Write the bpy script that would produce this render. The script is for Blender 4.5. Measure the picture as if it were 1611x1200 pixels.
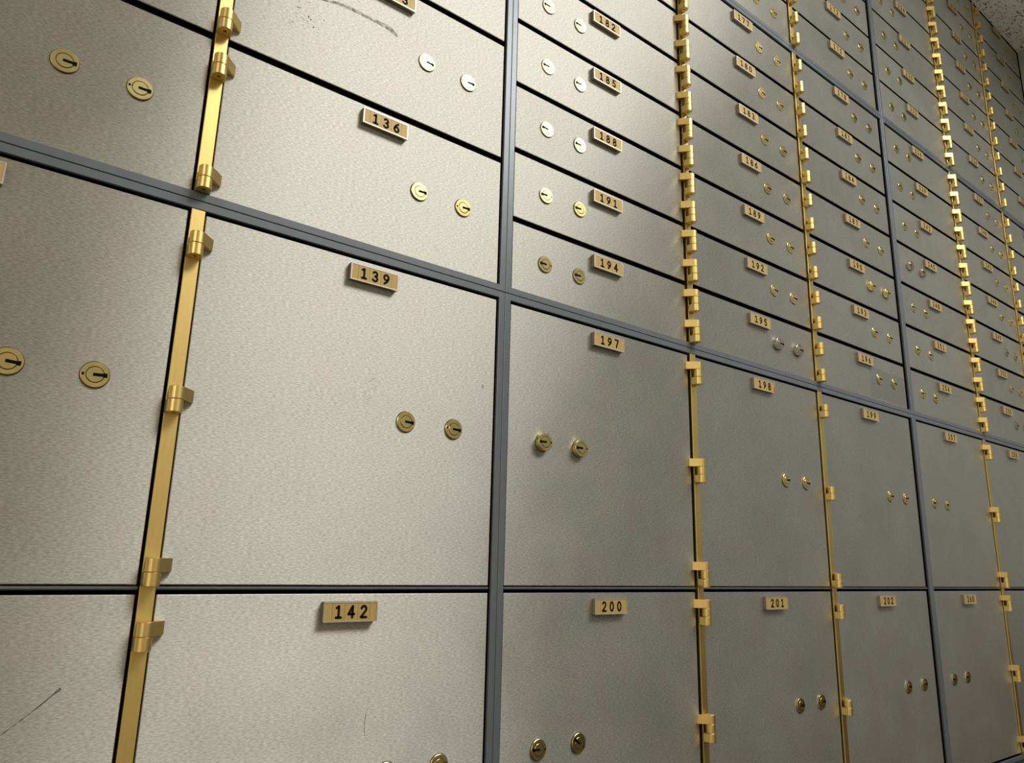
import bpy, bmesh, math, random
from mathutils import Matrix, Vector
random.seed(7)
for o in list(bpy.data.objects): bpy.data.objects.remove(o)
scn = bpy.context.scene
COL = scn.collection
MM = 0.001
Z0 = 1.62            # height of the long grey crossbar above the floor (m)

# ------------------------------------------------------------------ camera
F_PX = 1174.43
cam_d = bpy.data.cameras.new('camera')
cam_d.sensor_fit = 'HORIZONTAL'; cam_d.sensor_width = 36.0
cam_d.lens = F_PX / 1611.0 * 36.0
cam_d.clip_start = 0.01; cam_d.clip_end = 50
cam = bpy.data.objects.new('camera', cam_d); COL.objects.link(cam)
R_ = Vector((0.7850725, -0.61894644, 0.0238007))
U_ = Vector((-0.16549796, -0.17257971, 0.97099262))
F_ = Vector((0.59688491, 0.76623857, 0.23792196))
m = Matrix((( R_.x, U_.x, -F_.x, -0.40238), (R_.y, U_.y, -F_.y, -0.53), (R_.z, U_.z, -F_.z, -0.24957 + Z0), (0, 0, 0, 1)))
cam.matrix_world = m
scn.camera = cam

# ------------------------------------------------------------------ colour, world, lamps
scn.view_settings.view_transform = 'Standard'
scn.view_settings.look = 'None'
scn.view_settings.gamma = 1.0
scn.view_settings.use_curve_mapping = False
scn.view_settings.exposure = 0.23
w = bpy.data.worlds.new('world'); scn.world = w; w.use_nodes = True
w.node_tree.nodes['Background'].inputs[0].default_value = (0.9, 0.92, 1.0, 1)
w.node_tree.nodes['Background'].inputs[1].default_value = 0.02

CEIL = 1.0778 + Z0
XL, XR, YF = -3.4, 1.653, -2.4        # room: left wall, end wall, wall behind the camera
# fluorescent troffers in the ceiling: (x, y, length along x, width along y, power)
TROFFERS = [(0.58, -0.95, 1.26, 0.6, 24.3), (-2.4, -1.7, 1.2, 0.6, 32.0)]  # second panel is an unseen addition that raises the ambient light
for i, (x, y, lx, ly, pw) in enumerate(TROFFERS):
    ld = bpy.data.lights.new('ceiling_lamp', 'AREA'); ld.shape = 'RECTANGLE'
    ld.size = lx - 0.04; ld.size_y = ly - 0.04; ld.energy = pw; ld.color = (1.0, 0.965, 0.91)
    lo = bpy.data.objects.new('ceiling_lamp', ld); COL.objects.link(lo)
    lo.location = (x, y, CEIL - 0.012)

# ------------------------------------------------------------------ materials
def newmat(name):
    mt = bpy.data.materials.new(name); mt.use_nodes = True
    return mt, mt.node_tree.nodes, mt.node_tree.links, mt.node_tree.nodes['Principled BSDF']
def N(nodes, t, **kw):
    n = nodes.new(t)
    for k, v in kw.items(): setattr(n, k, v)
    return n
def plain(name, col, rough=0.5, metal=0.0, spec=0.5, nscale=0, namp=0.1, bump=0.0):
    mt, nd, lk, b = newmat(name)
    b.inputs['Base Color'].default_value = (*col, 1); b.inputs['Roughness'].default_value = rough
    b.inputs['Metallic'].default_value = metal; b.inputs['Specular IOR Level'].default_value = spec
    if nscale:
        g = N(nd, 'ShaderNodeNewGeometry'); n = N(nd, 'ShaderNodeTexNoise'); n.inputs['Scale'].default_value = nscale
        n.inputs['Detail'].default_value = 4
        lk.new(g.outputs['Position'], n.inputs['Vector'])
        mx = N(nd, 'ShaderNodeMix', data_type='RGBA', blend_type='MIX')
        mx.inputs[6].default_value = (*[max(0, c*(1-namp)) for c in col], 1); mx.inputs[7].default_value = (*[c*(1+namp) for c in col], 1)
        lk.new(n.outputs['Fac'], mx.inputs[0]); lk.new(mx.outputs[2], b.inputs['Base Color'])
        if bump:
            bp = N(nd, 'ShaderNodeBump'); bp.inputs['Strength'].default_value = bump; bp.inputs['Distance'].default_value = 0.0005
            lk.new(n.outputs['Fac'], bp.inputs['Height']); lk.new(bp.outputs['Normal'], b.inputs['Normal'])
    return mt

def steel_mat(name, col, rough, aniso):
    mt, nd, lk, b = newmat(name)
    b.inputs['Metallic'].default_value = 0.85
    g = N(nd, 'ShaderNodeNewGeometry')
    mp = N(nd, 'ShaderNodeMapping'); mp.inputs['Scale'].default_value = (330, 330, 1150)
    lk.new(g.outputs['Position'], mp.inputs['Vector'])
    grain = N(nd, 'ShaderNodeTexNoise'); grain.inputs['Scale'].default_value = 1.0; grain.inputs['Detail'].default_value = 3.0
    grain.inputs['Roughness'].default_value = 0.65
    lk.new(mp.outputs['Vector'], grain.inputs['Vector'])
    smudge = N(nd, 'ShaderNodeTexNoise'); smudge.inputs['Scale'].default_value = 11.0; smudge.inputs['Detail'].default_value = 6.0
    smudge.inputs['Roughness'].default_value = 0.6
    lk.new(g.outputs['Position'], smudge.inputs['Vector'])
    oi = N(nd, 'ShaderNodeObjectInfo')
    r1 = N(nd, 'ShaderNodeMapRange'); r1.inputs[1].default_value = 0.3; r1.inputs[2].default_value = 0.7; r1.inputs[3].default_value = 0.72; r1.inputs[4].default_value = 1.24
    lk.new(grain.outputs['Fac'], r1.inputs[0])
    r2 = N(nd, 'ShaderNodeMapRange'); r2.inputs[1].default_value = 0.3; r2.inputs[2].default_value = 0.7; r2.inputs[3].default_value = 0.87; r2.inputs[4].default_value = 1.07
    lk.new(smudge.outputs['Fac'], r2.inputs[0])
    r3 = N(nd, 'ShaderNodeMapRange'); r3.inputs[3].default_value = 0.95; r3.inputs[4].default_value = 1.04
    lk.new(oi.outputs['Random'], r3.inputs[0])
    m1 = N(nd, 'ShaderNodeMath', operation='MULTIPLY'); lk.new(r1.outputs[0], m1.inputs[0]); lk.new(r2.outputs[0], m1.inputs[1])
    grime = N(nd, 'ShaderNodeTexNoise'); grime.inputs['Scale'].default_value = 55.0; grime.inputs['Detail'].default_value = 7.0; grime.inputs['Roughness'].default_value = 0.7
    gm = N(nd, 'ShaderNodeMapping'); gm.inputs['Scale'].default_value = (1.0, 1.0, 0.55); lk.new(g.outputs['Position'], gm.inputs['Vector']); lk.new(gm.outputs['Vector'], grime.inputs['Vector'])
    r4 = N(nd, 'ShaderNodeMapRange'); r4.inputs[1].default_value = 0.62; r4.inputs[2].default_value = 0.78; r4.inputs[3].default_value = 1.0; r4.inputs[4].default_value = 0.74
    lk.new(grime.outputs['Fac'], r4.inputs[0])
    m0 = N(nd, 'ShaderNodeMath', operation='MULTIPLY'); lk.new(m1.outputs[0], m0.inputs[0]); lk.new(r4.outputs[0], m0.inputs[1])
    m2 = N(nd, 'ShaderNodeMath', operation='MULTIPLY'); lk.new(m0.outputs[0], m2.inputs[0]); lk.new(r3.outputs[0], m2.inputs[1])
    sc = N(nd, 'ShaderNodeVectorMath', operation='SCALE'); sc.inputs[0].default_value = col
    lk.new(m2.outputs[0], sc.inputs['Scale'])
    tint = N(nd, 'ShaderNodeTexNoise'); tint.inputs['Scale'].default_value = 26.0; tint.inputs['Detail'].default_value = 4.0
    lk.new(g.outputs['Position'], tint.inputs['Vector'])
    tm = N(nd, 'ShaderNodeMix', data_type='RGBA'); tm.inputs[6].default_value = (0.985, 1.008, 0.98, 1); tm.inputs[7].default_value = (1.012, 0.99, 0.975, 1)
    tr = N(nd, 'ShaderNodeMapRange'); tr.inputs[1].default_value = 0.35; tr.inputs[2].default_value = 0.65
    lk.new(tint.outputs['Fac'], tr.inputs[0]); lk.new(tr.outputs[0], tm.inputs[0])
    tv = N(nd, 'ShaderNodeVectorMath', operation='MULTIPLY'); lk.new(sc.outputs[0], tv.inputs[0]); lk.new(tm.outputs[2], tv.inputs[1])
    lk.new(tv.outputs[0], b.inputs['Base Color'])
    rr = N(nd, 'ShaderNodeMapRange'); rr.inputs[1].default_value = 0.3; rr.inputs[2].default_value = 0.7
    rr.inputs[3].default_value = rough - 0.03; rr.inputs[4].default_value = rough + 0.04
    lk.new(smudge.outputs['Fac'], rr.inputs[0]); lk.new(rr.outputs[0], b.inputs['Roughness'])
    b.inputs['Anisotropic'].default_value = aniso
    tg = N(nd, 'ShaderNodeCombineXYZ'); tg.inputs[2].default_value = 1.0
    lk.new(tg.outputs[0], b.inputs['Tangent'])
    bp = N(nd, 'ShaderNodeBump'); bp.inputs['Strength'].default_value = 0.16; bp.inputs['Distance'].default_value = 0.0002
    lk.new(grain.outputs['Fac'], bp.inputs['Height']); lk.new(bp.outputs['Normal'], b.inputs['Normal'])
    return mt

STEEL = steel_mat('brushed_steel', (0.625, 0.625, 0.58), 0.51, 0.945)
SLATE = plain('slate_grey_paint', (0.145, 0.172, 0.195), 0.36, 0.3, 0.6, 90, 0.10)
SHELF = plain('shelf_seam_shade', (0.006, 0.006, 0.006), 0.5, 0, 0.25)  # near-black copy of the shelf paint, puts seam shade into the colour
BLACK = plain('recess_shade', (0.004, 0.004, 0.004), 0.8, 0, 0.1)  # black colour stands in for shade in gaps and holes
def brass_mat(name, col, rough, namp=0.08, streak=True, metal=1.0, aniso=0.0):
    mt, nd, lk, b = newmat(name)
    if aniso:
        b.inputs['Anisotropic'].default_value = aniso
        tg = N(nd, 'ShaderNodeCombineXYZ'); tg.inputs[0].default_value = 0.12; tg.inputs[1].default_value = 0.09; tg.inputs[2].default_value = 1.0; lk.new(tg.outputs[0], b.inputs['Tangent'])
    b.inputs['Metallic'].default_value = metal; b.inputs['Roughness'].default_value = rough
    g = N(nd, 'ShaderNodeNewGeometry'); mp = N(nd, 'ShaderNodeMapping')
    mp.inputs['Scale'].default_value = (900, 900, 60) if streak else (150, 150, 150)
    lk.new(g.outputs['Position'], mp.inputs['Vector'])
    n = N(nd, 'ShaderNodeTexNoise'); n.inputs['Scale'].default_value = 1.0; n.inputs['Detail'].default_value = 3
    lk.new(mp.outputs['Vector'], n.inputs['Vector'])
    mx = N(nd, 'ShaderNodeMix', data_type='RGBA')
    mx.inputs[6].default_value = (*[c*(1-namp) for c in col], 1); mx.inputs[7].default_value = (*[min(1, c*(1+namp)) for c in col], 1)
    lk.new(n.outputs['Fac'], mx.inputs[0]); lk.new(mx.outputs[2], b.inputs['Base Color'])
    return mt
BRASS = brass_mat('satin_brass', (0.75, 0.565, 0.21), 0.40, aniso=0.5)
LOCKBRASS = brass_mat('lock_brass', (0.63, 0.54, 0.245), 0.29, 0.22, False)
LOCKSTEEL = brass_mat('lock_nickel', (0.42, 0.37, 0.31), 0.30, 0.1, False)
GROOVE = plain('lock_groove', (0.10, 0.075, 0.03), 0.5, 0.6)
BEZEL = plain('worn_aluminium_bezel', (0.62, 0.57, 0.46), 0.42, 0.7, 0.5, 300, 0.15)
PLATESIDE = plain('dark_bronze_plate_side', (0.26, 0.21, 0.155), 0.38, 0.7)
INK = plain('black_numeral_ink', (0.010, 0.007, 0.004), 0.7, 0, 0.15)
RED = plain('red_sticker', (0.45, 0.07, 0.03), 0.6)
def insert_mat():
    mt, nd, lk, b = newmat('tan_number_insert')
    b.inputs['Roughness'].default_value = 0.5; b.inputs['Metallic'].default_value = 0.1; b.inputs['Specular IOR Level'].default_value = 0.4
    g = N(nd, 'ShaderNodeNewGeometry'); mp = N(nd, 'ShaderNodeMapping'); mp.inputs['Scale'].default_value = (700, 300, 60)
    lk.new(g.outputs['Position'], mp.inputs['Vector'])
    n = N(nd, 'ShaderNodeTexNoise'); n.inputs['Scale'].default_value = 1; n.inputs['Detail'].default_value = 3
    lk.new(mp.outputs['Vector'], n.inputs['Vector'])
    mx = N(nd, 'ShaderNodeMix', data_type='RGBA')
    mx.inputs[6].default_value = (0.425, 0.295, 0.10, 1); mx.inputs[7].default_value = (0.57, 0.42, 0.16, 1)
    lk.new(n.outputs['Fac'], mx.inputs[0]); lk.new(mx.outputs[2], b.inputs['Base Color'])
    return mt
INSERT = insert_mat()
def film_mat(name, col, rough, amount, even=False):
    mt, nd, lk, b = newmat(name)
    out = nd['Material Output']
    b.inputs['Base Color'].default_value = (*col, 1); b.inputs['Roughness'].default_value = rough
    tr = N(nd, 'ShaderNodeBsdfTransparent'); mx = N(nd, 'ShaderNodeMixShader')
    g = N(nd, 'ShaderNodeNewGeometry'); n = N(nd, 'ShaderNodeTexNoise'); n.inputs['Scale'].default_value = 260; n.inputs['Detail'].default_value = 5
    lk.new(g.outputs['Position'], n.inputs['Vector'])
    r = N(nd, 'ShaderNodeMapRange'); r.inputs[1].default_value = 0.35; r.inputs[2].default_value = 0.62; r.inputs[3].default_value = 0.0; r.inputs[4].default_value = amount
    lk.new(n.outputs['Fac'], r.inputs[0])
    if even: r.inputs[1].default_value = 0.0; r.inputs[2].default_value = 0.45; r.inputs[3].default_value = amount*0.6
    lk.new(r.outputs[0], mx.inputs[0]); lk.new(tr.outputs[0], mx.inputs[1]); lk.new(b.outputs[0], mx.inputs[2]); lk.new(mx.outputs[0], out.inputs['Surface'])
    return mt
SCUFF = film_mat('dark_scuff', (0.06, 0.055, 0.045), 0.6, 0.55)
SCRATCH = film_mat('fine_scratch', (0.07, 0.06, 0.05), 0.6, 0.9)
PALE = film_mat('pale_drip', (0.05, 0.05, 0.05), 0.5, 0.5)
TAPE = film_mat('clear_tape', (0.22, 0.23, 0.22), 0.15, 0.34, True)

def ceiling_mat():
    mt, nd, lk, b = newmat('acoustic_ceiling_tile')
    b.inputs['Roughness'].default_value = 0.95; b.inputs['Specular IOR Level'].default_value = 0.1
    g = N(nd, 'ShaderNodeNewGeometry')
    v = N(nd, 'ShaderNodeTexNoise'); v.inputs['Scale'].default_value = 190; v.inputs['Detail'].default_value = 2.5; v.inputs['Distortion'].default_value = 0.6
    mp = N(nd, 'ShaderNodeMapping'); mp.inputs['Scale'].default_value = (0.55, 1.25, 1); mp.inputs['Rotation'].default_value = (0, 0, 0.5)
    lk.new(g.outputs['Position'], mp.inputs['Vector']); lk.new(mp.outputs['Vector'], v.inputs['Vector'])
    r = N(nd, 'ShaderNodeMapRange'); r.inputs[1].default_value = 0.55; r.inputs[2].default_value = 0.64
    lk.new(v.outputs['Fac'], r.inputs[0])
    n2 = N(nd, 'ShaderNodeTexNoise'); n2.inputs['Scale'].default_value = 400; lk.new(g.outputs['Position'], n2.inputs['Vector'])
    base = N(nd, 'ShaderNodeMix', data_type='RGBA'); base.inputs[6].default_value = (0.78, 0.80, 0.80, 1); base.inputs[7].default_value = (0.93, 0.94, 0.92, 1)
    lk.new(n2.outputs['Fac'], base.inputs[0])
    mx = N(nd, 'ShaderNodeMix', data_type='RGBA'); lk.new(r.outputs[0], mx.inputs[0]); lk.new(base.outputs[2], mx.inputs[6]); mx.inputs[7].default_value = (0.24, 0.24, 0.235, 1)
    lk.new(mx.outputs[2], b.inputs['Base Color'])
    bp = N(nd, 'ShaderNodeBump'); bp.inputs['Strength'].default_value = 0.6; bp.inputs['Distance'].default_value = 0.002; bp.invert = True
    lk.new(r.outputs[0], bp.inputs['Height']); lk.new(bp.outputs['Normal'], b.inputs['Normal'])
    return mt
CEILM = ceiling_mat()
WALLM = plain('pale_room_wall', (0.84, 0.75, 0.58), 0.8, 0, 0.3, 30, 0.03)
ENDM = plain('blue_grey_end_wall', (0.36, 0.38, 0.395), 0.7, 0, 0.3, 40, 0.05)
FLOORM = plain('grey_carpet', (0.09, 0.065, 0.045), 0.95, 0, 0.1, 300, 0.25, 0.5)
HOUSING = plain('white_lamp_housing', (0.7, 0.7, 0.68), 0.5)

# ------------------------------------------------------------------ mesh helpers (all in mm, x right, y into wall, z up)
def bevel(bm, amt, seg=1):
    bmesh.ops.bevel(bm, geom=[e for e in bm.edges], offset=amt, segments=seg, affect='EDGES', profile=0.6)
def add_box(bm, x0, x1, y0, y1, z0, z1, mat=0, bev=0):
    b2 = bmesh.new(); bmesh.ops.create_cube(b2, size=1)
    for v in b2.verts:
        v.co = Vector(((x0+x1)/2 + v.co.x*(x1-x0), (y0+y1)/2 + v.co.y*(y1-y0), (z0+z1)/2 + v.co.z*(z1-z0)))
    if bev: bevel(b2, bev)
    merge(bm, b2, mat)
def merge(bm, b2, mat=0):
    mp = {}
    for v in b2.verts: mp[v] = bm.verts.new(v.co)
    for f in b2.faces:
        try:
            nf = bm.faces.new([mp[v] for v in f.verts]); nf.material_index = mat if mat is not None else f.material_index; nf.smooth = f.smooth
        except ValueError: pass
    b2.free()
def prism_z(bm, poly, z0, z1, mat=0, bev=0, smooth_from=None):
    """extrude an xy polygon from z0 to z1"""
    b2 = bmesh.new()
    a = [b2.verts.new((x, y, z0)) for x, y in poly]; c = [b2.verts.new((x, y, z1)) for x, y in poly]
    b2.faces.new(a[::-1]); b2.faces.new(c); n = len(poly)
    for i in range(n): b2.faces.new((a[i], a[(i+1) % n], c[(i+1) % n], c[i]))
    bmesh.ops.recalc_face_normals(b2, faces=b2.faces)
    if bev:
        es = [e for e in b2.edges if abs(e.verts[0].co.z - e.verts[1].co.z) < 1e-6]
        bmesh.ops.bevel(b2, geom=es, offset=bev, segments=1, affect='EDGES')
    merge(bm, b2, mat)
def lathe_y(bm, prof, n=40, mat=0, smooth=False):
    """prof: list of (radius, y) from the wall outward to the axis"""
    rings = []
    for r, y in prof:
        if r < 1e-6: rings.append([bm.verts.new((0, y, 0))])
        else: rings.append([bm.verts.new((r*math.cos(2*math.pi*i/n), y, r*math.sin(2*math.pi*i/n))) for i in range(n)])
    for k in range(len(rings)-1):
        A, B = rings[k], rings[k+1]
        mi = mat[k] if isinstance(mat, (list, tuple)) else mat
        for i in range(n):
            j = (i+1) % n
            if len(B) == 1: f = bm.faces.new((A[i], A[j], B[0]))
            else: f = bm.faces.new((A[i], A[j], B[j], B[i]))
            f.material_index = mi; f.smooth = smooth
def mesh(name, bm, mats):
    bmesh.ops.recalc_face_normals(bm, faces=bm.faces)
    me = bpy.data.meshes.new(name)
    bmesh.ops.scale(bm, vec=(MM, MM, MM), verts=bm.verts)
    bm.to_mesh(me); bm.free()
    for mt in (mats if isinstance(mats, (list, tuple)) else [mats]): me.materials.append(mt)
    return me
def place(name, me, parent=None, loc=(0, 0, 0), rot=None):
    o = bpy.data.objects.new(name, me); COL.objects.link(o)
    o.location = Vector(loc)*MM
    if rot: o.rotation_euler = rot
    if parent: o.parent = parent
    return o
def tag(o, label, cat, group=None):
    o['label'] = label; o['category'] = cat
    if group: o['group'] = group
    return o
def thing(name, loc, label, cat, group=None):
    o = bpy.data.objects.new(name, None); COL.objects.link(o); o.location = loc; o.empty_display_size = 0.05
    return tag(o, label, cat, group)

# ------------------------------------------------------------------ room shell (metres)
def room_box(name, x0, x1, y0, y1, z0, z1, mt):
    bm = bmesh.new(); add_box(bm, x0*1000, x1*1000, y0*1000, y1*1000, z0*1000, z1*1000)
    o = place(name, mesh(name, bm, mt)); o['kind'] = 'structure'
    return o
room_box('floor', XL-.1, XR+.1, YF-.1, 0.14, -0.1, 0, FLOORM)
room_box('ceiling', XL-.1, XR+.1, YF-.1, -0.0015, CEIL, CEIL+.1, CEILM)
room_box('wall_left', XL-.1, XL, YF, 0.06, 0, CEIL+.012, WALLM)
room_box('wall_right', XR, XR+.1, YF, -0.002, 1.25, CEIL, ENDM)
room_box('added_dark_panel', XR, XR+.1, YF, -0.002, 0, 1.25, FLOORM)     # invented lower panel, added to darken what the lower doors reflect
room_box('gap_shade_top', XL-.1, XR+.2, -0.0015, 0.14, CEIL+.012, CEIL+.1, BLACK)     # black box painting the shade of the gap behind the ceiling edge
room_box('gap_shade_side', XR+.0085, XR+.1, -0.002, 0.14, 0, CEIL+.012, BLACK)           # black box in place of shade in the gap behind the end wall
room_box('wall_front', XL-.1, XR+.1, YF-.1, YF, 0, CEIL, WALLM)
room_box('wall_back', XL-.1, XR+.0085, 0.06, 0.14, 0, CEIL+.012, SLATE)

for (x, y, lx, ly, pw), lab in zip(TROFFERS, ('white fluorescent ceiling panel above the middle columns of boxes', 'added unseen ceiling panel over the left end of the room, for ambient light')):
    t = thing('ceiling_light', (x, y, CEIL), lab, 'ceiling light', 'fluorescent ceiling panels')
    bm = bmesh.new(); a, b = lx*500, ly*500
    add_box(bm, -a, a, -b, -b+20, -20, 0); add_box(bm, -a, a, b-20, b, -20, 0)
    add_box(bm, -a, -a+20, -b+20, b-20, -20, 0); add_box(bm, a-20, a, -b+20, b-20, -20, 0)
    place('lamp_housing', mesh('lamp_housing', bm, HOUSING), t)

# ------------------------------------------------------------------ layout (mm from the main crossing of the grey bars)
COLS = {'A': (-548.0, -285.7), 'B': (-273.4, -10.0), 'C': (6.8, 266.0), 'D': (279.8, 539.2), 'E': (552.8, 811.3),
        'F': (834.0, 1095.3), 'G': (1109.0, 1363.8), 'H': (1377.6, 1651.0)}
LOCKX = {'A': (-374.8, -327.9), 'B': (-99.5, -52.4), 'C': (48.6, 95.2), 'D': (452.8, 499.5), 'E': (726.0, 774.5),
         'F': (874.5, 921.8), 'G': (1280.5, 1328.0), 'H': (1557.5, 1604.5)}
PLATEX = {'A': -416.0, 'B': -138.5, 'C': 134.3, 'D': 411.0, 'E': 681.5, 'F': 955.0, 'G': 1233.0, 'H': 1508.5}
STRIPS = {'S1': -279.4, 'S2': 273.5, 'S3': 546.4, 'S4': 1102.4, 'S5': 1370.7}
# which strip carries a column's hinges, which way the arm points, knuckle slot in the hinge
HINGE = {'A': None, 'B': ('S1', 1, 'top2'), 'C': ('S2', -1, 'top3'), 'D': ('S2', 1, 'mid3'), 'E': ('S3', 1, 'top2'),
         'F': ('S4', -1, 'top3'), 'G': ('S4', 1, 'mid3'), 'H': ('S5', 1, 'top2')}
SEG = 8.8
def mid_rows(n):
    p = 75.33 if n == 7 else 131.8
    g = 2.8 if n == 7 else 3.0
    return [(3+p*k+g if k else 5.9, 3+p*(k+1)-g) for k in range(n)], [3+p*k for k in range(1, n)]
def up_rows():
    p = 76.3; s = [542]+[618+p*k for k in range(6)]+[1078]
    return [(s[k]+2.4 if k else 544.5, s[k+1]-2.4) for k in range(7)], s[1:7]
LOWR, LOWS = [(-267.6, -9.9), (-531.5, -273.7)], [-270.6]

# ------------------------------------------------------------------ shared meshes
def make_lock(raise_mm, notch, mt):
    bm = bmesh.new(); y = -raise_mm
    lathe_y(bm, [(8.9, -0.02), (8.9, -0.15), (8.45, -0.15), (8.45, y+0.3), (8.1, y), (5.45, y), (5.3, y+0.5), (0, y+0.5)], 44, [1, 1, 0, 0, 0, 1, 1])  # dark outer ring paints the shadow at the base of the lock
    if notch: add_box(bm, -7.6, -6.2, y-0.04, y+0.5, -0.9, 0.9, 2)
    return mesh('lock', bm, [mt, GROOVE, BLACK])
def make_plug(raise_mm, mt):
    bm = bmesh.new(); y = -raise_mm
    lathe_y(bm, [(5.0, y+0.5), (5.0, y-0.05), (4.8, y-0.25), (0, y-0.25)], 40, [0, 0, 0])
    return mesh('key_plug', bm, mt)
def make_slot(raise_mm):
    bm = bmesh.new(); y = -raise_mm
    poly = [(-1.2, -1.05), (4.7, -1.05), (4.7, -1.45), (7.1, -1.45), (7.1, 1.35), (4.7, 1.35), (4.7, 1.0), (-1.2, 1.0)]
    b2 = bmesh.new()
    a = [b2.verts.new((px, y-0.30, pz)) for px, pz in poly]; c = [b2.verts.new((px, y+0.2, pz)) for px, pz in poly]
    b2.faces.new(a); b2.faces.new(c[::-1]); n = len(poly)
    for i in range(n): b2.faces.new((a[i], a[(i+1) % n], c[(i+1) % n], c[i]))
    merge(bm, b2)
    return mesh('keyhole', bm, BLACK)
LK = {}
for r in (1.4, 5.0):
    for nm, mt in (('brass', LOCKBRASS), ('nickel', LOCKSTEEL)):
        LK[(r, nm)] = (make_lock(r, False, mt), make_lock(r, True, mt), make_plug(r, mt), make_slot(r))

PIN_Y, PIN_R = -8.0, 5.0
def arc(a0, a1, n, cx=0, cy=PIN_Y, r=PIN_R):
    return [(cx+r*math.cos(a0+(a1-a0)*i/n), cy+r*math.sin(a0+(a1-a0)*i/n)) for i in range(n+1)]
def make_arm(sgn):
    """round knuckle with a slanted leaf down to the door face; sgn -1 = leaf to the left"""
    bm = bmesh.new()
    prism_z(bm, arc(0, 2*math.pi*31/32, 31), 0.1, SEG-0.1, 0, 0.25)
    # outer tangent from the leaf's toe to the knuckle
    toe = Vector((12.6, -2.1)); c = Vector((0, PIN_Y)); d = c-toe; L = d.length
    ang = math.atan2(d.y, d.x); off = math.asin(PIN_R/L)
    cand = []
    for s in (-1, 1):
        u = Vector((math.cos(ang+s*off), math.sin(ang+s*off))); t = toe+u*math.sqrt(L*L-PIN_R*PIN_R); cand.append(t)
    t = min(cand, key=lambda v: v.y)
    poly = [(12.6, -0.05), (12.6, -2.1), (t.x, t.y), (0.6, PIN_Y), (3.6, -3.6), (7.6, -0.05)]
    poly = [(sgn*x, y) for x, y in poly]
    prism_z(bm, poly, 0.1, SEG-0.1, 0)
    for f in bm.faces:
        if abs(f.normal.z) < 0.5 and len(f.verts) == 4 and f.calc_area() < SEG*1.3: f.smooth = False
    return mesh('hinge_arm', bm, BRASS)
def make_knuckle():
    bm = bmesh.new()
    poly = [(-5.0, -1.9), (-5.0, PIN_Y)]+arc(math.pi, 2*math.pi, 22)[1:-1]+[(5.0, PIN_Y), (5.0, -1.9)]
    prism_z(bm, poly, 0.0, SEG-0.1, 0, 0.3)
    b2 = bmesh.new(); vs = [b2.verts.new((1.3*math.cos(i*math.pi/8), PIN_Y+1.3*math.sin(i*math.pi/8), -0.03)) for i in range(16)]
    b2.faces.new(vs); merge(bm, b2, 1)
    return mesh('hinge_knuckle', bm, [BRASS, GROOVE])
ARM = {1: make_arm(1), -1: make_arm(-1)}
KNUCKLE = make_knuckle()

# number plate
PW, PH, PD = 43.4, 14.4, 5.0
def make_plate():
    bm = bmesh.new()
    add_box(bm, -PW/2, PW/2, -PD+0.8, 0, -PH/2, PH/2, 1, 0.25)
    t = 1.0
    for x0, x1, z0, z1 in ((-PW/2, PW/2, PH/2-t, PH/2), (-PW/2, PW/2, -PH/2, -PH/2+t), (-PW/2, -PW/2+t, -PH/2+t, PH/2-t), (PW/2-t, PW/2, -PH/2+t, PH/2-t)):
        add_box(bm, x0, x1, -PD, -PD+0.9, z0, z1, 0)
    return mesh('number_plate', bm, [BEZEL, PLATESIDE])
def make_insert():
    bm = bmesh.new(); xs = [-PW/2+1.0, -15.2, -5.0, 5.2, 15.4, PW/2-1.0]
    for i in range(5):
        add_box(bm, xs[i]+0.1, xs[i+1]-0.1, -PD+0.25, -PD+0.9, -PH/2+1.0, PH/2-1.0, 0)
    return mesh('number_insert', bm, INSERT)
PLATE, PINS = make_plate(), make_insert()
def el(cx, cy, rx, ry, a0, a1, n=18):
    return [(cx+rx*math.cos(math.radians(a0+(a1-a0)*i/n)), cy+ry*math.sin(math.radians(a0+(a1-a0)*i/n))) for i in range(n+1)]
DIG = {   # strokes in a box 0..0.6 wide, 0..1 high
 '0': [el(.3, .5, .24, .44, 0, 360, 28)],
 '1': [[(.32, .06), (.32, .94), (.12, .82)], [(.10, .06), (.54, .06)]],
 '2': [el(.3, .70, .22, .24, 165, -35, 16)+[(.06, .06), (.56, .06)]],
 '3': [el(.28, .73, .21, .21, 150, -90, 16)+el(.28, .29, .24, .23, 90, -155, 18)],
 '4': [[(.42, .06), (.42, .94), (.05, .32), (.58, .32)]],
 '5': [[(.52, .94), (.14, .94), (.11, .53)]+el(.29, .33, .235, .27, 125, -150, 18)],
 '6': [el(.3, .31, .23, .25, 0, 360, 24), [(.48, .92)]+el(.62, .34, .54, .54, 120, 180, 8)],
 '7': [[(.06, .94), (.55, .94), (.26, .06)]],
 '8': [el(.3, .73, .19, .21, 0, 360, 22), el(.3, .28, .235, .23, 0, 360, 24)],
 '9': [el(.3, .69, .23, .25, 0, 360, 24), [(.12, .08)]+el(-.02, .66, .54, .54, -60, 0, 8)],
}
def numerals(num):
    bm = bmesh.new(); H = 9.0; T = 1.95/2; y = -PD+0.18
    for ch, cx in zip(str(num), (-10.1, 0.1, 10.3)):
        for st in DIG[ch]:
            pts = [Vector(((px-.3)*H*0.98+cx, (pz-.5)*H)) for px, pz in st]
            for i in range(len(pts)-1):
                a, b = pts[i], pts[i+1]; d = (b-a)
                if d.length < 1e-5: continue
                n = Vector((-d.y, d.x)).normalized()*T
                bm.faces.new([bm.verts.new((q.x, y, q.y)) for q in (a+n, a-n, b-n, b+n)])
            for q in pts:
                bm.faces.new([bm.verts.new((q.x+T*math.cos(k*math.pi/4), y+0.004, q.y+T*math.sin(k*math.pi/4))) for k in range(8)])
    return mesh('numerals', bm, INK)

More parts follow.
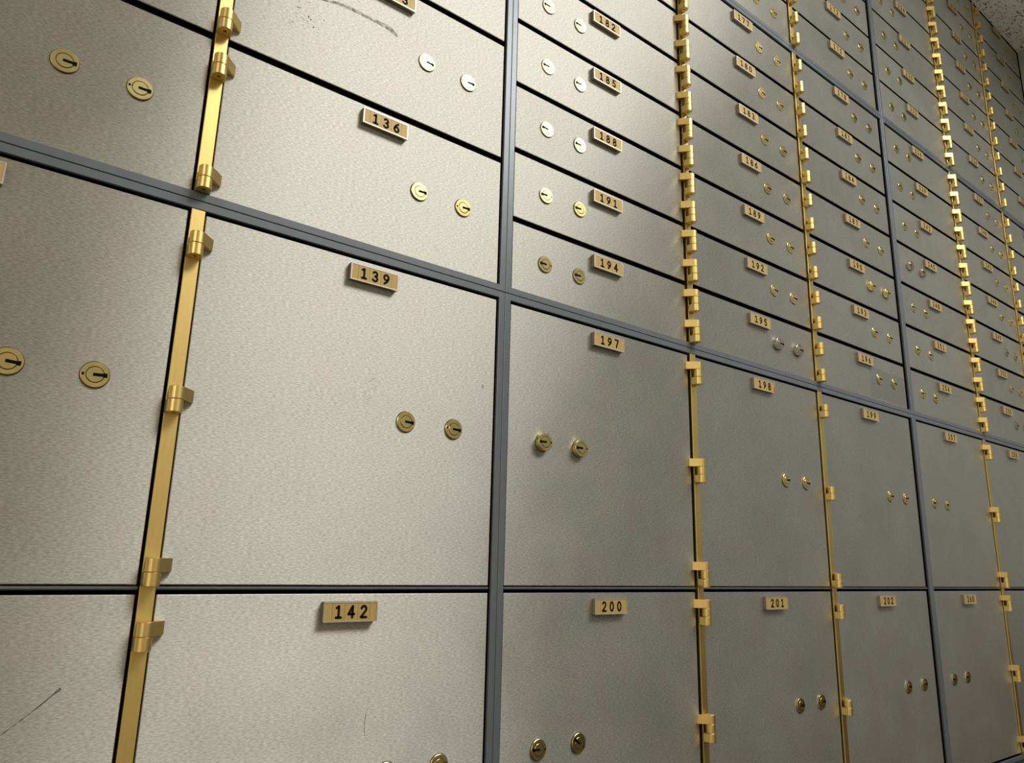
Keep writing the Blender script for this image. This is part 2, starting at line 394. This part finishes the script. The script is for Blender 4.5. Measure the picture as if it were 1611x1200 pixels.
# ------------------------------------------------------------------ cabinets: frame, shelves, hinge strips
FT, GV = 6.3, 0.25          # flange width, half groove
def cabinet(key, label, x0, x1, z0, z1, seams, strips, cols, hz, recess_right=False, recess_top=False):
    t = thing('deposit_box_cabinet', ((x0+x1)/2*MM, 0.03, z0*MM+Z0), label, 'cabinet', 'grey steel cabinets of deposit boxes')
    ox, oz = (x0+x1)/2, z0
    def P(name, bm, mt, par=t): return place(name, mesh(name, bm, mt), par, (-ox, -30, -oz))
    bm = bmesh.new(); yf = -2.0
    yr = 22.0 if recess_right else yf; yt = 22.0 if recess_top else yf
    for (ax0, ax1, ay, az0, az1) in ((x0, x0+FT, yf, z0, z1), (x1-FT, x1, yr, z0, z1), (x0+FT, x1-FT, yf, z0, z0+FT), (x0+FT, x1-FT, yt, z1-FT, z1)):
        if ay < 0: add_box(bm, ax0, ax1, ay, 0.9, az0, az1, 0, 0.3)          # painted face flange
        add_box(bm, ax0+0.1, ax1-0.1, max(ay, 0.9), 30, az0+0.1, az1-0.1, 1)   # web behind it, black to paint the shade in the gaps
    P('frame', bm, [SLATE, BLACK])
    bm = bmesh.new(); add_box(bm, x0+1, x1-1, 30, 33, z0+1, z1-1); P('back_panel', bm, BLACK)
    edges = [x0+FT]+[STRIPS[s] for s in strips]+[x1-FT]
    for s in seams:
        big = seams is LOWS; yshelf = 0.8 if big else 4.5; dz = 0.3 if big else 0.0
        bm = bmesh.new()
        for i in range(len(edges)-1):
            a = edges[i]+(5 if i else 0.2); b = edges[i+1]-(5 if i < len(edges)-2 else 0.2)
            add_box(bm, a, b, yshelf, 30, s-0.7+dz, s+1.9+dz, 0, 0.9)
        P('shelf', bm, SLATE if big else SHELF)  # slate where the shelf looks lit, near-black where the seam is shaded
    for s in strips:
        cx = STRIPS[s]; bm = bmesh.new()
        add_box(bm, cx-4.8, cx+4.8, yf, 30, z0+FT+0.3, z1-(FT+0.3), 0, 0.3)
        st = P('hinge_strip', bm, BRASS); st['label'] = 'satin brass hinge strip'
        for zb in hz[s]:
            k = place('hinge_knuckle', KNUCKLE, st, (cx, 0, zb))
    return t
# hinge knuckle bottoms
def hz_mid(): return [4.9+37.65*j for j in range(14)]
def hz_up(): return [541.8+38.1*j for j in range(14)]
HZ_LOW = [-45.4, -156.9, -268.4, -307.2, -420.9, -534.0+2]
HZ_B = [5.6+131.8*k+d for k in range(4) for d in (0, 92.6)]
MID, MIDS = mid_rows(7); MB, MBS = mid_rows(4); UP, UPS = up_rows()
def rep(ss, h): return {s: h for s in ss}
H0B, H0T = 537.0-GV, 537.0+GV
V0, V1, V2, V3 = -561.0, -1.5, 826.2, 1660.5
LB = -541.0
cabinet('U0m', 'slate grey steel cabinet at far left holding medium boxes above the long crossbar', V0, V1-GV, -1+GV, H0B, MBS, ['S1'], 'AB', {'S1': HZ_B})
cabinet('U0l', 'slate grey steel cabinet at lower left holding the large boxes 139 and 142', V0, V1-GV, LB, -1-GV, LOWS, ['S1'], 'AB', {'S1': HZ_LOW})
cabinet('U1m', 'slate grey steel cabinet of slim boxes 176 to 196 in the middle', V1+GV, V2-GV, -1+GV, H0B, MIDS, ['S2', 'S3'], 'CDE', rep(['S2', 'S3'], hz_mid()))
cabinet('U1l', 'slate grey steel cabinet of large boxes 197 to 202 below the slim ones', V1+GV, V2-GV, LB, -1-GV, LOWS, ['S2', 'S3'], 'CDE', rep(['S2', 'S3'], HZ_LOW))
cabinet('U1u', 'slate grey steel cabinet of slim boxes cut by the top photo edge, over box 177', V1+GV, V2-GV, H0T, 1082, UPS, ['S2', 'S3'], 'CDE', rep(['S2', 'S3'], hz_up()), False, True)
cabinet('U2m', 'slate grey steel cabinet of slim boxes 236 to 256 at right', V2+GV, V3, -1+GV, H0B, MIDS, ['S4', 'S5'], 'FGH', rep(['S4', 'S5'], hz_mid()), True)
cabinet('U2l', 'slate grey steel cabinet of large boxes 257 to 262 at lower right', V2+GV, V3, LB, -1-GV, LOWS, ['S4', 'S5'], 'FGH', rep(['S4', 'S5'], HZ_LOW), True)
cabinet('U2u', 'slate grey steel cabinet of slim boxes touching the ceiling at upper right', V2+GV, V3, H0T, 1082, UPS, ['S4', 'S5'], 'FGH', rep(['S4', 'S5'], hz_up()), True, True)

# plinth the cabinets stand on
bm = bmesh.new(); add_box(bm, XL*1000+1, XR*1000-1, 2, 58, 0, LB+Z0*1000-0.3, 0, 0.5)
add_box(bm, XL*1000+1, XR*1000-1, -1, 2, LB+Z0*1000-30, LB+Z0*1000-6, 0, 0.5)
pl = place('trim_1', mesh('trim_1', bm, SLATE)); pl['kind'] = 'structure'

# ------------------------------------------------------------------ the boxes
RAISED = {190: 'brass', 195: 'nickel', 197: 'brass', 245: 'nickel'}
TURN = {200: (0.0, 0.62), 189: (0.1, 0.0), 188: (0.0, 0.1)}
DARKLOCK = {249, 255}
def ribbon(name, parent, ox, oz, pts, widths, mt, y=-0.12):
    """thin flat mark lying on a door face"""
    bm = bmesh.new(); vs = []
    for i, (p, wd) in enumerate(zip(pts, widths)):
        a = Vector(pts[max(0, i-1)]); b = Vector(pts[min(len(pts)-1, i+1)]); d = (b-a).normalized(); n = Vector((-d.y, d.x))*wd/2
        vs.append((bm.verts.new((p[0]+n.x, y, p[1]+n.y)), bm.verts.new((p[0]-n.x, y, p[1]-n.y))))
    for i in range(len(vs)-1): bm.faces.new((vs[i][0], vs[i][1], vs[i+1][1], vs[i+1][0]))
    return place(name, mesh(name, bm, mt), parent, (-ox, 0, -oz))
DOORM = {}
def door_mesh(wd, ht):
    key = (round(wd, 2), round(ht, 2))
    if key not in DOORM:
        bm = bmesh.new(); add_box(bm, -wd/2, wd/2, 0, 6, 0, ht, 0, 0.5)
        bm.faces.ensure_lookup_table()
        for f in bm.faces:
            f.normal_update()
            if abs(f.normal.y) < 0.3: f.material_index = 1  # edge faces coloured black as the shade inside the seams
        add_box(bm, -wd/2+6, wd/2-6, 6, 29, 3, ht-3, 1)
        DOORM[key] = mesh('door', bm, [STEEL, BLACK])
    return DOORM[key]
BOX = {}
def box(num, col, lo, hi, lockz, hinge_z, label, size):
    x0, x1 = COLS[col]; cx = (x0+x1)/2
    t = thing('safe_deposit_box', (cx*MM, 0, lo*MM+Z0), label, 'safe deposit box', size)
    BOX[num] = (t, cx, lo)
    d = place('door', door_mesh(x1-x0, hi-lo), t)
    if PLATEX.get(col) is not None:
        p = place('number_plate', PLATE, t, (PLATEX[col]-cx, 0, hi-12.6-lo))
        place('number_insert', PINS, p); place('numerals', numerals(num), p)
        if num in (198, 242, 237, 252):
            bm = bmesh.new(); vs = [bm.verts.new(q) for q in ((PW/2-2.6, -PD-0.05, -PH/2+0.8), (PW/2-0.2, -PD-0.05, -PH/2+0.8), (PW/2-0.2, -PD-0.05, 1.5), (PW/2-1.2, -PD-0.05, 0.5))]
            bm.faces.new(vs); s = place('sticker', mesh('sticker', bm, RED), p); s['label'] = 'small red sticker scrap'
    kind = RAISED.get(num, 'nickel' if num in DARKLOCK else 'brass'); r = 5.0 if num in RAISED else 1.4
    a, b, pg, sl = LK[(r, kind)]
    face = math.pi if col in 'CF' else 0.0
    for i, lx in enumerate(LOCKX[col]):
        jit = random.uniform(-0.07, 0.07)+TURN.get(num, (0, 0))[i]
        notch = (i == 1) if col in 'ABDEGH' else (i == 0 or num in (197, 200))
        k = place('lock', b if notch else a, t, (lx-cx+random.uniform(-.4, .4), 0, lockz-lo+random.uniform(-.3, .3)), (random.uniform(-.02, .02), face+jit, random.uniform(-.02, .02)))
        if kind == 'nickel': k['label'] = 'dull nickel lock'
        pgo = place('key_plug', pg, k); place('keyhole', sl, k)
    h = HINGE[col]
    if h:
        s, sgn, slot = h
        for zb in hinge_z:
            z = zb+(SEG if slot in ('top2', 'mid3') else 2*SEG)
            place('hinge_arm', ARM[sgn], t, (STRIPS[s]-cx, 0, z-lo))
WORD = ['bottom', 'second lowest', 'third lowest', 'middle', 'third highest', 'second highest', 'top']
COLW = {'C': 'beside the central grey post', 'D': 'between two brass hinge strips', 'E': 'just left of the second grey post', 'F': 'just right of the second grey post',
        'G': 'between the two far brass strips', 'H': 'in the last column by the end wall'}
for c in 'CDEFGH':
    base = {'C': 194, 'D': 195, 'E': 196, 'F': 254, 'G': 255, 'H': 256}[c]
    for k, (lo, hi) in enumerate(MID):
        n = base-3*k
        box(n, c, lo, hi, 41.2+75.4*k, hz_mid()[2*k:2*k+2], 'slim brushed steel box numbered %d, %s' % (n, COLW[c]), 'slim deposit boxes')
    for k, (lo, hi) in enumerate(UP):
        n = base-21-3*k
        extra = ', under ceiling' if k == 6 else ''
        box(n, c, lo, hi, 578.4+76.4*k, hz_up()[2*k:2*k+2], 'slim brushed steel box numbered %d, %s%s' % (n, COLW[c], extra), 'slim deposit boxes')
    for k, (lo, hi) in enumerate(LOWR):
        n = {'C': 197, 'D': 198, 'E': 199, 'F': 257, 'G': 258, 'H': 259}[c]+3*k
        box(n, c, lo, hi, (-138.0, -402.5)[k], HZ_LOW[3*k:3*k+3], 'large square brushed steel box numbered %d, %s' % (n, COLW[c]), 'large square deposit boxes')
for k, (lo, hi) in enumerate(MB):
    lz = 69.4+131.8*k
    box(136-3*k, 'B', lo, hi, lz, HZ_B[2*k:2*k+2], 'medium brushed steel box numbered %d, hinged on the leftmost brass strip' % (136-3*k), 'medium deposit boxes')
    box(135-3*k, 'A', lo, hi, lz, [], ['medium steel box at the left photo edge directly above the long crossbar', 'medium steel box cut by the top left corner of the photo',
        'medium steel box third above the crossbar in the leftmost column', 'medium steel box fourth above the crossbar in the leftmost column'][k], 'medium deposit boxes')
for k, (lo, hi) in enumerate(LOWR):
    lz = (-138.0, -402.0)[k]
    box(139+3*k, 'B', lo, hi, lz, HZ_LOW[3*k:3*k+3], 'large square brushed steel box numbered %d, hinged on the leftmost brass strip' % (139+3*k), 'large square deposit boxes')
    box(138+3*k, 'A', lo, hi, lz, [], ['large steel box at the left photo edge directly below the long crossbar', 'large scratched steel box in the lower left corner of the photo'][k], 'large square deposit boxes')

# ------------------------------------------------------------------ wear on single doors
def wear(num, name, label, pts, widths, mt):
    t, cx, lo = BOX[num]
    s = ribbon(name, t, cx, lo, pts, widths, mt); s['label'] = label
wear(133, 'scuff_mark', 'long dark scuff', [(-225, 210), (-206.7, 212), (-190, 216.5), (-179.6, 217.9), (-164.3, 217.7), (-148.5, 218.1), (-138.8, 217.4), (-131, 213.4)], [0.6, 1.6, 3.2, 3.6, 3.0, 4.2, 5.6, 2.4], SCUFF)
wear(141, 'scratch_mark', 'long slanting scratch', [(-350, -353), (-337.3, -342.6), (-327.7, -334.4), (-322.5, -329.5), (-319.2, -326.4)], [0.35, 0.5, 0.6, 1.0, 2.0], SCRATCH)
wear(142, 'scratch_mark', 'short upright scratch', [(-117.6, -355.5), (-118.8, -362.9), (-118.9, -368.5), (-118.2, -374)], [0.3, 0.5, 0.5, 0.25], SCRATCH)
wear(139, 'scratch_mark', 'tiny slanting scratch', [(-135.5, -110.5), (-129.5, -105.5)], [0.3, 0.5], SCRATCH)
wear(139, 'dent_mark', 'small dark dent', [(-23.5, -93.5), (-22, -96.5)], [1.0, 1.4], SCRATCH)
wear(251, 'drip_mark', 'dark drip under the lock', [(867.4, 102), (863.5, 93), (864.0, 84), (869, 79)], [0.8, 1.3, 1.1, 0.5], PALE)
wear(251, 'drip_mark', 'dark drip under the lock', [(884, 101), (888, 94), (890, 85), (889, 79)], [0.8, 1.2, 1.2, 0.6], PALE)
t, cx, lo = BOX[133]
bm = bmesh.new(); rs = random.Random(5)
for k in range(34):
    px, pz, r = -219+rs.gauss(0, 6.5), 187+rs.gauss(0, 7.5), rs.uniform(0.4, 1.0)
    bm.faces.new([bm.verts.new((px+r*math.cos(a*math.pi/3), -0.1, pz+0.7*r*math.sin(a*math.pi/3))) for a in range(6)])
s = place('speck_mark', mesh('speck_mark', bm, SCRATCH), t, (-cx, 0, -lo)); s['label'] = 'cluster of dark specks'
t, cx, lo = BOX[196]
bm = bmesh.new(); vs = [bm.verts.new(q) for q in ((697, -0.15, 9), (808, -0.15, 9), (808, -0.15, 56), (699, -0.15, 56.5))]; bm.faces.new(vs)
s = place('tape', mesh('tape', bm, TAPE), t, (-cx, 0, -lo)); s['label'] = 'patch of clear tape around the locks'
